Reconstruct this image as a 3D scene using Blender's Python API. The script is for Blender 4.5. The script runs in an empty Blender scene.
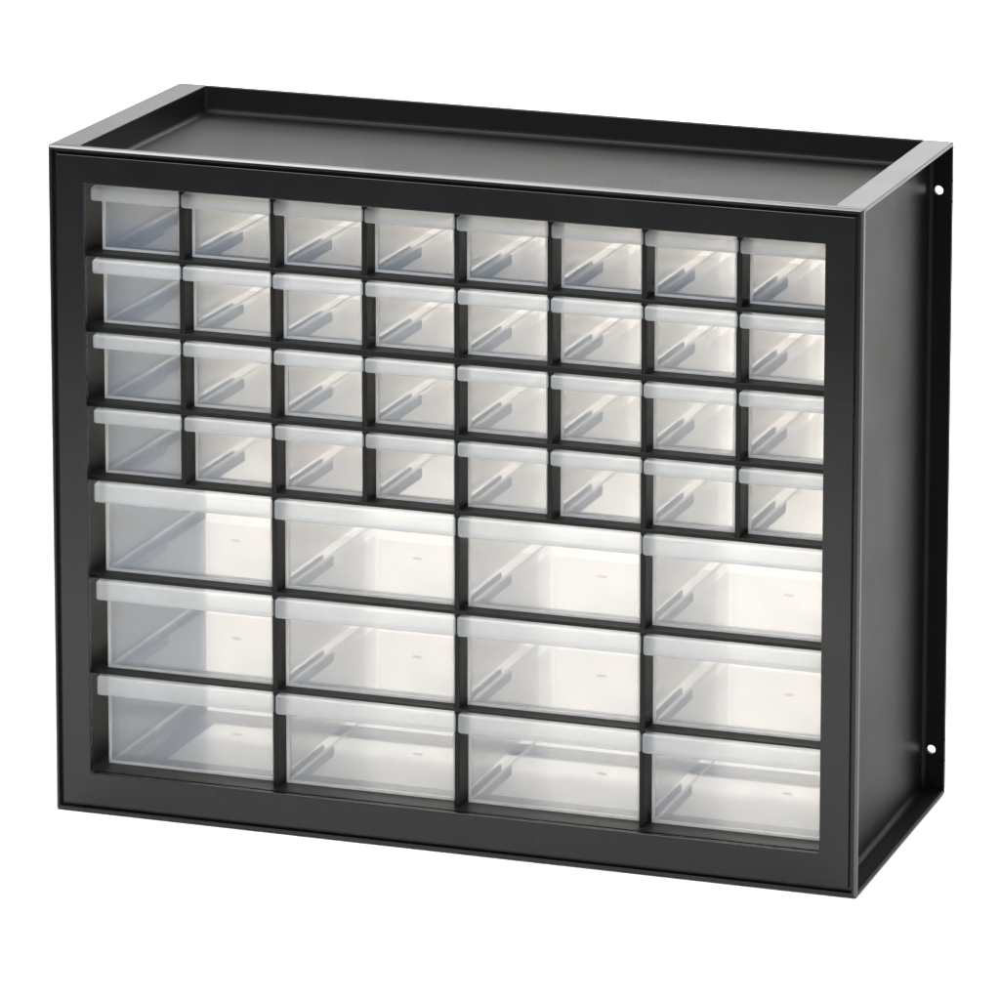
import bpy, bmesh, math, random
from mathutils import Vector, Matrix, Euler

S = bpy.context.scene
C = S.collection

# ------------------------------------------------------------------ camera
# camera pose, lens and shift solved from the cabinet's corners
AZ, EL, ROLL = 0.23243, 0.14812, 0.02172
cam_d = bpy.data.cameras.new('camera')
cam = bpy.data.objects.new('camera', cam_d)
C.objects.link(cam)
R = Matrix.Rotation(AZ, 3, 'Z') @ Matrix.Rotation(math.pi / 2 - EL, 3, 'X') @ Matrix.Rotation(ROLL, 3, 'Z')
cam.matrix_world = Matrix.Translation((1.05152, -2.57793, 1.06359)) @ R.to_4x4()
cam_d.sensor_width = 36.0
cam_d.lens = 4.98038 * 36.0
cam_d.shift_x = -0.71525
cam_d.shift_y = -0.74776
cam_d.clip_start = 0.05
cam_d.clip_end = 60
S.camera = cam

# ------------------------------------------------------------------ world
w = bpy.data.worlds.new('World')
S.world = w
w.use_nodes = True
bg = w.node_tree.nodes['Background']
bg.inputs[0].default_value = (0.95, 0.975, 1.0, 1)
bg.inputs[1].default_value = 0.12

# ------------------------------------------------------------------ studio lamps
def area(name, loc, target, sx, sy, watts, col=(1, 1, 1)):
    d = bpy.data.lights.new(name, 'AREA')
    d.shape = 'RECTANGLE'
    d.size, d.size_y = sx, sy
    d.energy = watts
    d.color = col
    o = bpy.data.objects.new(name, d)
    C.objects.link(o)
    o.location = loc
    o.rotation_euler = (Vector(target) - Vector(loc)).to_track_quat('-Z', 'Y').to_euler()
    return o

area('overhead_softbox', (-0.10, -0.34, 0.88), (-0.08, -0.26, 0), 0.95, 0.5, 17.5, (0.98, 0.99, 1.0))
area('front_softbox', (1.75, -2.0, 0.6), (0, 0, 0.28), 0.8, 0.8, 22, (0.95, 0.98, 1.0))
area('rear_softbox', (0.35, 1.6, 2.4), (0.3, 0.9, 0), 3.6, 1.5, 166, (1.0, 0.98, 0.95))
area('wall_softbox', (0.0, 2.6, 3.3), (0, 4.6, 1.6), 4.0, 0.6, 285, (1.0, 0.99, 0.98))

# ------------------------------------------------------------------ exposure
S.view_settings.view_transform = 'Standard'
S.view_settings.look = 'None'
S.view_settings.exposure = 0.0
S.view_settings.gamma = 1.0
S.view_settings.use_curve_mapping = False
S.render.engine = 'CYCLES'
cy = S.cycles
cy.use_denoising = True
cy.max_bounces = 16
cy.diffuse_bounces = 6
cy.transmission_bounces = 16
cy.transparent_max_bounces = 64
cy.sample_clamp_indirect = 6


# ------------------------------------------------------------------ materials
def nodes(name):
    m = bpy.data.materials.new(name)
    m.use_nodes = True
    nt = m.node_tree
    nt.nodes.clear()
    out = nt.nodes.new('ShaderNodeOutputMaterial')
    return m, nt, nt.nodes.new, nt.links.new, out


def black_plastic(name, base, rough, bump, scale, spec=0.32):
    m, nt, N, L, out = nodes(name)
    p = N('ShaderNodeBsdfPrincipled')
    p.inputs['Base Color'].default_value = base
    p.inputs['Specular IOR Level'].default_value = spec
    tc = N('ShaderNodeTexCoord')
    big = N('ShaderNodeTexNoise')
    big.inputs['Scale'].default_value = 14
    big.inputs['Detail'].default_value = 4
    L(tc.outputs['Object'], big.inputs['Vector'])
    mr = N('ShaderNodeMapRange')
    mr.inputs['From Min'].default_value = 0.3
    mr.inputs['From Max'].default_value = 0.7
    mr.inputs['To Min'].default_value = rough - 0.04
    mr.inputs['To Max'].default_value = rough + 0.04
    L(big.outputs['Fac'], mr.inputs['Value'])
    L(mr.outputs['Result'], p.inputs['Roughness'])
    fine = N('ShaderNodeTexNoise')
    fine.inputs['Scale'].default_value = scale
    fine.inputs['Detail'].default_value = 2
    L(tc.outputs['Object'], fine.inputs['Vector'])
    b = N('ShaderNodeBump')
    b.inputs['Strength'].default_value = bump
    b.inputs['Distance'].default_value = 0.0004
    L(fine.outputs['Fac'], b.inputs['Height'])
    L(b.outputs['Normal'], p.inputs['Normal'])
    L(p.outputs[0], out.inputs[0])
    return m


def milky(name, clear, tint, diff, trans, k_trans, rough, scale=30):
    """cloudy polypropylene: partly clear, partly scattering, with a soft sheen"""
    m, nt, N, L, out = nodes(name)
    tr = N('ShaderNodeBsdfTransparent')
    tr.inputs[0].default_value = tint
    d = N('ShaderNodeBsdfDiffuse')
    d.inputs[0].default_value = diff
    t = N('ShaderNodeBsdfTranslucent')
    t.inputs[0].default_value = trans
    sc = N('ShaderNodeMixShader')
    sc.inputs[0].default_value = k_trans
    L(d.outputs[0], sc.inputs[1])
    L(t.outputs[0], sc.inputs[2])
    mx = N('ShaderNodeMixShader')
    tc = N('ShaderNodeTexCoord')
    nz = N('ShaderNodeTexNoise')
    nz.inputs['Scale'].default_value = scale
    nz.inputs['Detail'].default_value = 3
    L(tc.outputs['Object'], nz.inputs['Vector'])
    mr = N('ShaderNodeMapRange')
    mr.inputs['From Min'].default_value = 0.3
    mr.inputs['From Max'].default_value = 0.7
    mr.inputs['To Min'].default_value = 1 - clear - 0.03
    mr.inputs['To Max'].default_value = 1 - clear + 0.03
    L(nz.outputs['Fac'], mr.inputs['Value'])
    L(mr.outputs['Result'], mx.inputs[0])
    L(tr.outputs[0], mx.inputs[1])
    L(sc.outputs[0], mx.inputs[2])
    g = N('ShaderNodeBsdfGlossy')
    g.inputs['Roughness'].default_value = rough
    fr = N('ShaderNodeFresnel')
    fr.inputs['IOR'].default_value = 1.4
    fm = N('ShaderNodeMath')
    fm.operation = 'MULTIPLY'
    fm.inputs[1].default_value = 0.6
    L(fr.outputs[0], fm.inputs[0])
    fin = N('ShaderNodeMixShader')
    L(fm.outputs[0], fin.inputs[0])
    L(mx.outputs[0], fin.inputs[1])
    L(g.outputs[0], fin.inputs[2])
    L(fin.outputs[0], out.inputs[0])
    return m


def white_paper():
    m, nt, N, L, out = nodes('white_paper')
    p = N('ShaderNodeBsdfPrincipled')
    p.inputs['Base Color'].default_value = (0.92, 0.92, 0.92, 1)
    p.inputs['Roughness'].default_value = 0.85
    p.inputs['Specular IOR Level'].default_value = 0.1
    L(p.outputs[0], out.inputs[0])
    return m


BLACK = black_plastic('black_plastic', (0.0045, 0.0046, 0.0050, 1), 0.30, 0.10, 900, 0.27)
FACE = black_plastic('black_satin_plastic', (0.0034, 0.0036, 0.0040, 1), 0.27, 0.10, 900, 0.34)
LIP = black_plastic('black_polished_plastic', (0.0045, 0.0046, 0.0050, 1), 0.22, 0.05, 900, 0.8)
SLEEVE = black_plastic('black_sleeve_plastic', (0.006, 0.0058, 0.0056, 1), 0.33, 0.03, 900, 0.34)
RAIL = black_plastic('hazed_rail_plastic', (0.16, 0.155, 0.15, 1), 0.45, 0.1, 900, 0.3)  # black rails coloured grey to stand in for the drawer fronts' milky haze
SIDE = black_plastic('black_matt_plastic', (0.0045, 0.0046, 0.0050, 1), 0.40, 0.2, 900, 0.09)
BARS = black_plastic('black_bar_plastic', (0.006, 0.0058, 0.0056, 1), 0.38, 0.15, 900, 0.14)
TRAY = black_plastic('black_grained_plastic', (0.006, 0.006, 0.006, 1), 0.46, 0.35, 1400, 0.135)
CLEAR = milky('cloudy_clear_plastic', 0.755, (0.995, 0.977, 0.946, 1), (0.33, 0.43, 0.57, 1), (0.50, 0.58, 0.70, 1), 0.5, 0.18)
WALL = milky('clear_bin_plastic', 0.975, (0.996, 0.984, 0.966, 1), (0.56, 0.66, 0.79, 1), (0.68, 0.78, 0.90, 1), 0.5, 0.18)
SIDEWALL = milky('thin_clear_plastic', 0.985, (0.997, 0.986, 0.970, 1), (0.56, 0.66, 0.79, 1), (0.68, 0.78, 0.90, 1), 0.5, 0.18)
BACK = milky('cloudy_back_plastic', 0.79, (0.995, 0.982, 0.962, 1), (0.80, 0.81, 0.82, 1), (0.95, 0.93, 0.89, 1), 0.7, 0.18)
EDGE = milky('clear_plastic_edge', 0.45, (1, 0.99, 0.975, 1), (0.74, 0.78, 0.82, 1), (0.95, 0.95, 0.93, 1), 0.55, 0.2)
MARK = milky('clear_plastic_gate_mark', 0.90, (0.85, 0.84, 0.82, 1), (0.5, 0.5, 0.52, 1), (0.5, 0.5, 0.5, 1), 0.5, 0.3)
HAND = milky('cloudy_handle_plastic', 0.64, (0.995, 0.99, 0.98, 1), (0.74, 0.775, 0.795, 1), (0.82, 0.83, 0.83, 1), 0.5, 0.22)
PAPER = white_paper()
DARK = black_plastic('dark_floor', (0.06, 0.06, 0.06, 1), 0.6, 0.2, 60, 0.3)


# ------------------------------------------------------------------ mesh helpers
def box(bm, x0, x1, y0, y1, z0, z1, mat=0):
    vs = [bm.verts.new((x, y, z)) for x in (x0, x1) for y in (y0, y1) for z in (z0, z1)]
    for f in ((0, 1, 3, 2), (4, 6, 7, 5), (0, 4, 5, 1), (2, 3, 7, 6), (0, 2, 6, 4), (1, 5, 7, 3)):
        bm.faces.new([vs[i] for i in f]).material_index = mat


def ring(bm, X, Z0, Z1, x, z0, z1, y0, y1):
    """rectangular frame with mitred corners: outer X/Z, inner x/z, from y0 to y1"""
    o = [(-X, Z0), (X, Z0), (X, Z1), (-X, Z1)]
    i = [(-x, z0), (x, z0), (x, z1), (-x, z1)]
    v = {}
    for k, (a, b) in enumerate(o):
        v['o', k, 0] = bm.verts.new((a, y0, b)); v['o', k, 1] = bm.verts.new((a, y1, b))
    for k, (a, b) in enumerate(i):
        v['i', k, 0] = bm.verts.new((a, y0, b)); v['i', k, 1] = bm.verts.new((a, y1, b))
    for k in range(4):
        n = (k + 1) % 4
        bm.faces.new([v['o', k, 0], v['o', n, 0], v['i', n, 0], v['i', k, 0]])
        bm.faces.new([v['o', k, 1], v['i', k, 1], v['i', n, 1], v['o', n, 1]])
        bm.faces.new([v['o', k, 0], v['o', k, 1], v['o', n, 1], v['o', n, 0]])
        bm.faces.new([v['i', k, 0], v['i', n, 0], v['i', n, 1], v['i', k, 1]])


def obj(name, bm, mats, parent=None, bevel=0.0, seg=3, angle=35):
    bmesh.ops.recalc_face_normals(bm, faces=bm.faces)
    me = bpy.data.meshes.new(name)
    bm.to_mesh(me)
    bm.free()
    for m in (mats if isinstance(mats, (list, tuple)) else [mats]):
        me.materials.append(m)
    o = bpy.data.objects.new(name, me)
    C.objects.link(o)
    if parent:
        o.parent = parent
    if bevel:
        for p in me.polygons:
            p.use_smooth = True
        b = o.modifiers.new('bevel', 'BEVEL')
        b.width = bevel
        b.segments = seg
        b.limit_method = 'ANGLE'
        b.angle_limit = math.radians(angle)
        b.harden_normals = True
    return o


# ------------------------------------------------------------------ setting: white paper sweep
bm = bmesh.new()
prof = [(-0.98, 0.0), (3.6, 0.0)]
for k in range(1, 13):
    a = math.radians(90 * k / 12)
    prof.append((3.6 + 1.0 * math.sin(a), 1.0 - 1.0 * math.cos(a)))
prof.append((4.6, 4.0))
rows = [[bm.verts.new((x, y, z)) for x in (-6, 6)] for y, z in prof]
for a, b in zip(rows, rows[1:]):
    bm.faces.new([a[0], a[1], b[1], b[0]]).smooth = True
ground = obj('paper_sweep', bm, PAPER)
ground['kind'] = 'structure'
ground['label'] = 'seamless white studio paper the drawer cabinet stands on'
ground['category'] = 'backdrop'
# unseen dark floor, added to darken what the upper front frame reflects
bm = bmesh.new()
bm.faces.new([bm.verts.new(q) for q in ((-9, -9, -0.004), (9, -9, -0.004), (9, 7, -0.004), (-9, 7, -0.004))])
floor = obj('ground', bm, DARK)
floor['kind'] = 'structure'
floor['label'] = 'unseen dark floor added beyond the white paper to darken reflections'
floor['category'] = 'ground'

# ------------------------------------------------------------------ cabinet
W2, H, D = 0.2465, 0.4003, 0.177
cab = bpy.data.objects.new('drawer_cabinet', None)
C.objects.link(cab)
cab.location = (0, 0, 0.0005)
cab['label'] = 'black plastic cabinet of clear drawers, small ones above large ones, with a shallow tray top'
cab['category'] = 'drawer cabinet'

OX, OZ0, OZ1 = 0.2242, 0.0243, 0.3787          # the front opening
CX = 0.2279                                    # the wider sleeve behind it
TZ = 0.3832                                    # tray floor

# outer lip round the front
bm = bmesh.new()
ring(bm, W2, 0, H, W2 - 0.0026, 0.0026, H - 0.0026, 0.0, 0.004)
bmesh.ops.recalc_face_normals(bm, faces=bm.faces)
ed = [e for e in bm.edges if all(v.co.y < 0.001 and (abs(abs(v.co.x) - W2) < 1e-5 or v.co.z > H - 1e-5) for v in e.verts)
      and (abs(e.verts[0].co.x - e.verts[1].co.x) > 0.2 or abs(e.verts[0].co.z - e.verts[1].co.z) > 0.2)]
bmesh.ops.bevel(bm, geom=ed, offset=0.0013, segments=1, affect='EDGES')      # the chamfer that catches the lamp
bm.normal_update()
for f in bm.faces:                                # only the rounded edge is polished, the flats are satin
    f.material_index = 0 if (f.normal.y < -0.3 and f.normal.y > -0.95 and f.normal.z > -0.3) else 1
obj('front_lip', bm, [LIP, BLACK], cab, 0.0003, 2, 30)

# front face frame with the groove behind the lip
bm = bmesh.new()
ring(bm, 0.2417, 0.0049, H - 0.0049, OX, OZ0, OZ1, 0.0006, 0.0040)
obj('front_frame', bm, FACE, cab, 0.0007, 3)
bm = bmesh.new()
ring(bm, 0.2304, 0.0031, TZ - 0.0023, CX, OZ0 + 0.0003, OZ1 - 0.0003, 0.0042, 0.034)
obj('collar', bm, SLEEVE, cab)
bm = bmesh.new()
ring(bm, W2 - 0.0027, 0.0027, H - 0.0027, 0.2418, 0.0050, H - 0.0050, 0.0028, 0.0038)
obj('groove', bm, FACE, cab)

# top tray: floor, inner side walls, back wall
bm = bmesh.new()
box(bm, -0.2283, 0.2283, 0.0041, 0.1742, TZ - 0.0022, TZ)
obj('tray_floor', bm, TRAY, cab)
bm = bmesh.new()
box(bm, -0.2283, 0.2283, 0.1744, D, TZ - 0.014, H)
obj('tray_back_wall', bm, BLACK, cab, 0.0008, 3)
bm = bmesh.new()
for s in (-1, 1):                                # fillets where the walls meet the floor
    n = 5
    r = 0.003
    pr = [(0, 0)] + [(r - r * math.sin(math.radians(90 * k / n)), r - r * math.cos(math.radians(90 * k / n))) for k in range(n + 1)]
    a = [bm.verts.new((s * (0.22845 - q[0]), 0.0042, TZ + 0.0001 + q[1])) for q in pr]
    b = [bm.verts.new((s * (0.22845 - q[0]), 0.1741, TZ + 0.0001 + q[1])) for q in pr]
    for k in range(len(pr)):
        j = (k + 1) % len(pr)
        bm.faces.new([a[k], a[j], b[j], b[k]])
n, r = 5, 0.0035
pr = [(0, 0)] + [(r - r * math.sin(math.radians(90 * k / n)), r - r * math.cos(math.radians(90 * k / n))) for k in range(n + 1)]
a = [bm.verts.new((-0.2282, 0.1743 - q[0], TZ + 0.0001 + q[1])) for q in pr]
b = [bm.verts.new((0.2282, 0.1743 - q[0], TZ + 0.0001 + q[1])) for q in pr]
for k in range(len(pr)):
    j = (k + 1) % len(pr)
    bm.faces.new([a[k], a[j], b[j], b[k]])
for s in (-1, 1):
    vs = [bm.verts.new((s * 0.22835, 0.17435, z)) for z in (TZ, H - 0.001)] 
    c0 = [bm.verts.new((s * (0.22835 - 0.0018), 0.17435, z)) for z in (TZ, H - 0.001)]
    c1 = [bm.verts.new((s * 0.22835, 0.17435 - 0.0018, z)) for z in (TZ, H - 0.001)]
    bm.faces.new([c0[0], c0[1], c1[1], c1[0]])
obj('tray_fillet', bm, TRAY, cab)

for s in (-1, 1):
    bm = bmesh.new()
    xs = sorted((s * 0.2285, s * W2))
    box(bm, xs[0], xs[1], 0.0041, D, H - 0.0026, H)
    xs = sorted((s * 0.2285, s * 0.2305))
    box(bm, xs[0], xs[1], 0.0041, 0.1743, TZ - 0.012, H - 0.0015)
    obj('side_rim', bm, BLACK, cab, 0.0007, 3)

# recessed side panels, each with its rear mounting flange
def flange(bm, x0, x1, z0, z1, y0, y1, holes, hx, r):
    N = 32
    cx, hw = (x0 + x1) / 2, (x1 - x0) / 2
    z = z0
    for hz in sorted(holes):
        box(bm, x0, x1, y0, y1, z, hz - hw)
        z = hz + hw
        sq, ci = [], []
        for k in range(N):
            a = 2 * math.pi * (k + 0.5) / N
            m = max(abs(math.cos(a)), abs(math.sin(a)))
            sq.append((cx + hw * math.cos(a) / m, hz + hw * math.sin(a) / m))
            ci.append((hx + r * math.cos(a), hz + r * math.sin(a)))
        # square corners
        V = {}
        for y in (y0, y1):
            for k in range(N):
                V['s', k, y] = bm.verts.new((sq[k][0], y, sq[k][1]))
                V['c', k, y] = bm.verts.new((ci[k][0], y, ci[k][1]))
        for k in range(N):
            j = (k + 1) % N
            for y in (y0, y1):
                bm.faces.new([V['s', k, y], V['s', j, y], V['c', j, y], V['c', k, y]])
            bm.faces.new([V['c', k, y0], V['c', j, y0], V['c', j, y1], V['c', k, y1]])
            bm.faces.new([V['s', k, y0], V['s', k, y1], V['s', j, y1], V['s', j, y0]])
        for q, (sx, sz) in ((3, (1, 1)), (11, (-1, 1)), (19, (-1, -1)), (27, (1, -1))):
            for y in (y0, y1):
                c = bm.verts.new((cx + sx * hw, y, hz + sz * hw))
                bm.faces.new([V['s', q, y], c, V['s', (q + 1) % N, y]])
    box(bm, x0, x1, y0, y1, z, z1)


for s in (-1, 1):
    bm = bmesh.new()
    xs = sorted((s * 0.2306, s * 0.2325))
    box(bm, xs[0], xs[1], 0.0041, D - 0.0028, 0.0027, H - 0.0028)
    # coved corners towards the flange and the bottom
    n, r = 5, 0.003
    arc = [(r - r * math.sin(math.radians(90 * k / n)), r - r * math.cos(math.radians(90 * k / n))) for k in range(n + 1)]
    pr = [(0, 0)] + arc
    for mode in (0, 1):
        P = []
        for e in (0, 1):
            row = []
            for q in pr:
                if mode == 0:
                    row.append(bm.verts.new((s * (0.23255 + q[0]), D - 0.0029 - q[1], (0.0028, H - 0.0029)[e])))
                else:
                    row.append(bm.verts.new((s * (0.23255 + q[0]), (0.0042, D - 0.006)[e], 0.0027 + q[1])))
            P.append(row)
        for k in range(len(pr)):
            j = (k + 1) % len(pr)
            bm.faces.new([P[0][k], P[0][j], P[1][j], P[1][k]])
    obj('side_panel', bm, SIDE, cab)
    bm = bmesh.new()
    xs = sorted((s * 0.2326, s * W2))
    flange(bm, xs[0], xs[1], 0.0026, H - 0.0027, D - 0.0027, D, (0.0272, 0.3708), s * 0.2383, 0.0027)
    obj('mounting_flange', bm, SIDE, cab)

# the bottom is open inside a flat rim
bm = bmesh.new()
V = [[bm.verts.new((x, y, z)) for x, y in q] for z in (0, 0.0025) for q in (
    ((-W2, 0.0041), (W2, 0.0041), (W2, D), (-W2, D)),
    ((-0.2205, 0.030), (0.2205, 0.030), (0.2205, D - 0.012), (-0.2205, D - 0.012)))]
for k in range(4):
    j = (k + 1) % 4
    bm.faces.new([V[0][k], V[0][j], V[1][j], V[1][k]])
    bm.faces.new([V[2][k], V[2][j], V[3][j], V[3][k]])
    bm.faces.new([V[0][k], V[0][j], V[2][j], V[2][k]])
    bm.faces.new([V[1][k], V[1][j], V[3][j], V[3][k]])
obj('bottom_rim', bm, SIDE, cab, 0.0006, 2)

# ------------------------------------------------------------------ lattice of bars the drawers sit in
TOPS = [0.3764, 0.3332, 0.2882, 0.2434, 0.1992, 0.1399, 0.0818]       # handle tops, row by row
BOTS = [0.3363, 0.2926, 0.2469, 0.2022, 0.1429, 0.0838, 0.0250]       # drawer bottoms
X0, PX = -0.2243, 0.05645                      # left edge and pitch of the columns
LY0, LY1 = 0.0095, 0.030
bm = bmesh.new()
for r_ in range(6):
    z1 = BOTS[r_] - 0.0004
    z0 = TOPS[r_ + 1] + 0.0003
    box(bm, -CX + 0.0001, CX - 0.0001, LY0, LY1, z0, z1)
for k in range(1, 8):
    x = X0 + k * PX
    zt = OZ1 - 0.0004
    zb = OZ0 + 0.0004 if k % 2 == 0 else BOTS[3] - 0.001
    box(bm, x - 0.0016, x + 0.0016, LY0 + 0.0008, LY1 - 0.0005, zb, zt)
obj('lattice', bm, BARS, cab, 0.0004, 2)

bm = bmesh.new()
for q in (-1, 1):
    box(bm, q * 0.0032 - 0.0007, q * 0.0032 + 0.0007, LY1 + 0.0001, 0.086, -0.0045, 0.0012)
box(bm, -0.0024, 0.0024, LY1 + 0.0001, 0.079, -0.0035, -0.0022)
rail0 = obj('drawer_rail', bm, RAIL, cab)
rail_used = False
for r_ in range(7):
    for k in range(0, 9, 1 if r_ < 4 else 2):
        o = rail0
        if rail_used:
            o = rail0.copy()
            C.objects.link(o)
            o.parent = cab
        rail_used = True
        o.location = (X0 + k * PX + (0.006 if k == 0 else -0.006 if k == 8 else 0), 0, BOTS[r_] - 0.0028)

# ------------------------------------------------------------------ drawers
FY = 0.018
rnd = random.Random(4)
LEN = 0.135

def drawer_mesh(wd, z0, z1, hh, mark):
    """a bin with its floor at z=0 in its own space, its front at y=0"""
    bm = bmesh.new()
    h = z1 - z0
    t = 0.0012
    x = wd / 2
    box(bm, -x + 0.0016, x - 0.0016, 0, t, 0.0016, h - 0.002)                  # front
    box(bm, -x, -x + t, t + 0.0002, LEN, 0.0002, h - 0.005, 4)                    # sides
    box(bm, x - t, x, t + 0.0002, LEN, 0.0002, h - 0.005, 4)
    box(bm, -x + t + 0.0001, x - t - 0.0001, t + 0.0002, LEN - t - 0.0001, 0, t, 3)   # floor
    box(bm, -x + t + 0.0001, x - t - 0.0001, LEN - t, LEN, 0, h - 0.008, 5)       # back
    # thicker moulded border round the front
    box(bm, -x, -x + 0.0015, -0.0002, t, 0, h - 0.002, 1)
    box(bm, x - 0.0015, x, -0.0002, t, 0, h - 0.002, 1)
    box(bm, -x + 0.0015, x - 0.0015, -0.0002, t, 0, 0.0015, 1)
    # bright moulded bottom edges running back
    box(bm, -x + t + 0.0001, -x + t + 0.0016, t + 0.0003, LEN - t - 0.0002, t + 0.0001, t + 0.0010, 3)
    box(bm, x - t - 0.0016, x - t - 0.0001, t + 0.0003, LEN - t - 0.0002, t + 0.0001, t + 0.0010, 3)
    if mark:
        cx, cz = wd * 0.275, h * 0.455
        ov = [bm.verts.new((cx + 0.0034 * math.cos(a), -0.00025, cz + 0.0009 * math.sin(a))) for a in [2 * math.pi * k / 16 for k in range(16)]]
        bm.faces.new(ov).material_index = 2
    return bm


def handle_mesh(wd, h, hh):
    bm = bmesh.new()
    box(bm, -wd / 2, wd / 2, -0.0096, -0.0003, h - hh, h)
    # drop the top front edge a little so the top of the lip slopes forward
    for v in bm.verts:
        if v.co.y < -0.009 and v.co.z > h - 0.001:
            v.co.z -= 0.0012
    return bm


def make_drawer(small, r_):
    z0, z1 = BOTS[r_], TOPS[r_]
    cell = PX if small else 2 * PX
    hh = 0.0095 if small else 0.0128
    d = obj('drawer', drawer_mesh(cell - 0.0074, z0, z1, hh, not small), [CLEAR, EDGE, MARK, WALL, SIDEWALL, BACK], cab)
    obj('handle', handle_mesh(cell - 0.0012, z1 - z0, hh), HAND, d, 0.0017, 4)
    return d


def copy_drawer(src):
    d = src.copy()
    C.objects.link(d)
    d.parent = cab
    for ch in src.children:
        c = ch.copy()
        C.objects.link(c)
        c.parent = d
    return d


for r_ in range(7):
    small = r_ < 4
    n = 8 if small else 4
    cell = 8 * PX / n
    first = make_drawer(small, r_)
    for k in range(n):
        d = first if k == 0 else copy_drawer(first)
        d.location = (X0 + (k + 0.5) * cell + rnd.uniform(-0.0003, 0.0003), FY + rnd.uniform(-0.0006, 0.0007), BOTS[r_])
        d.rotation_euler.z = rnd.uniform(-0.003, 0.003)
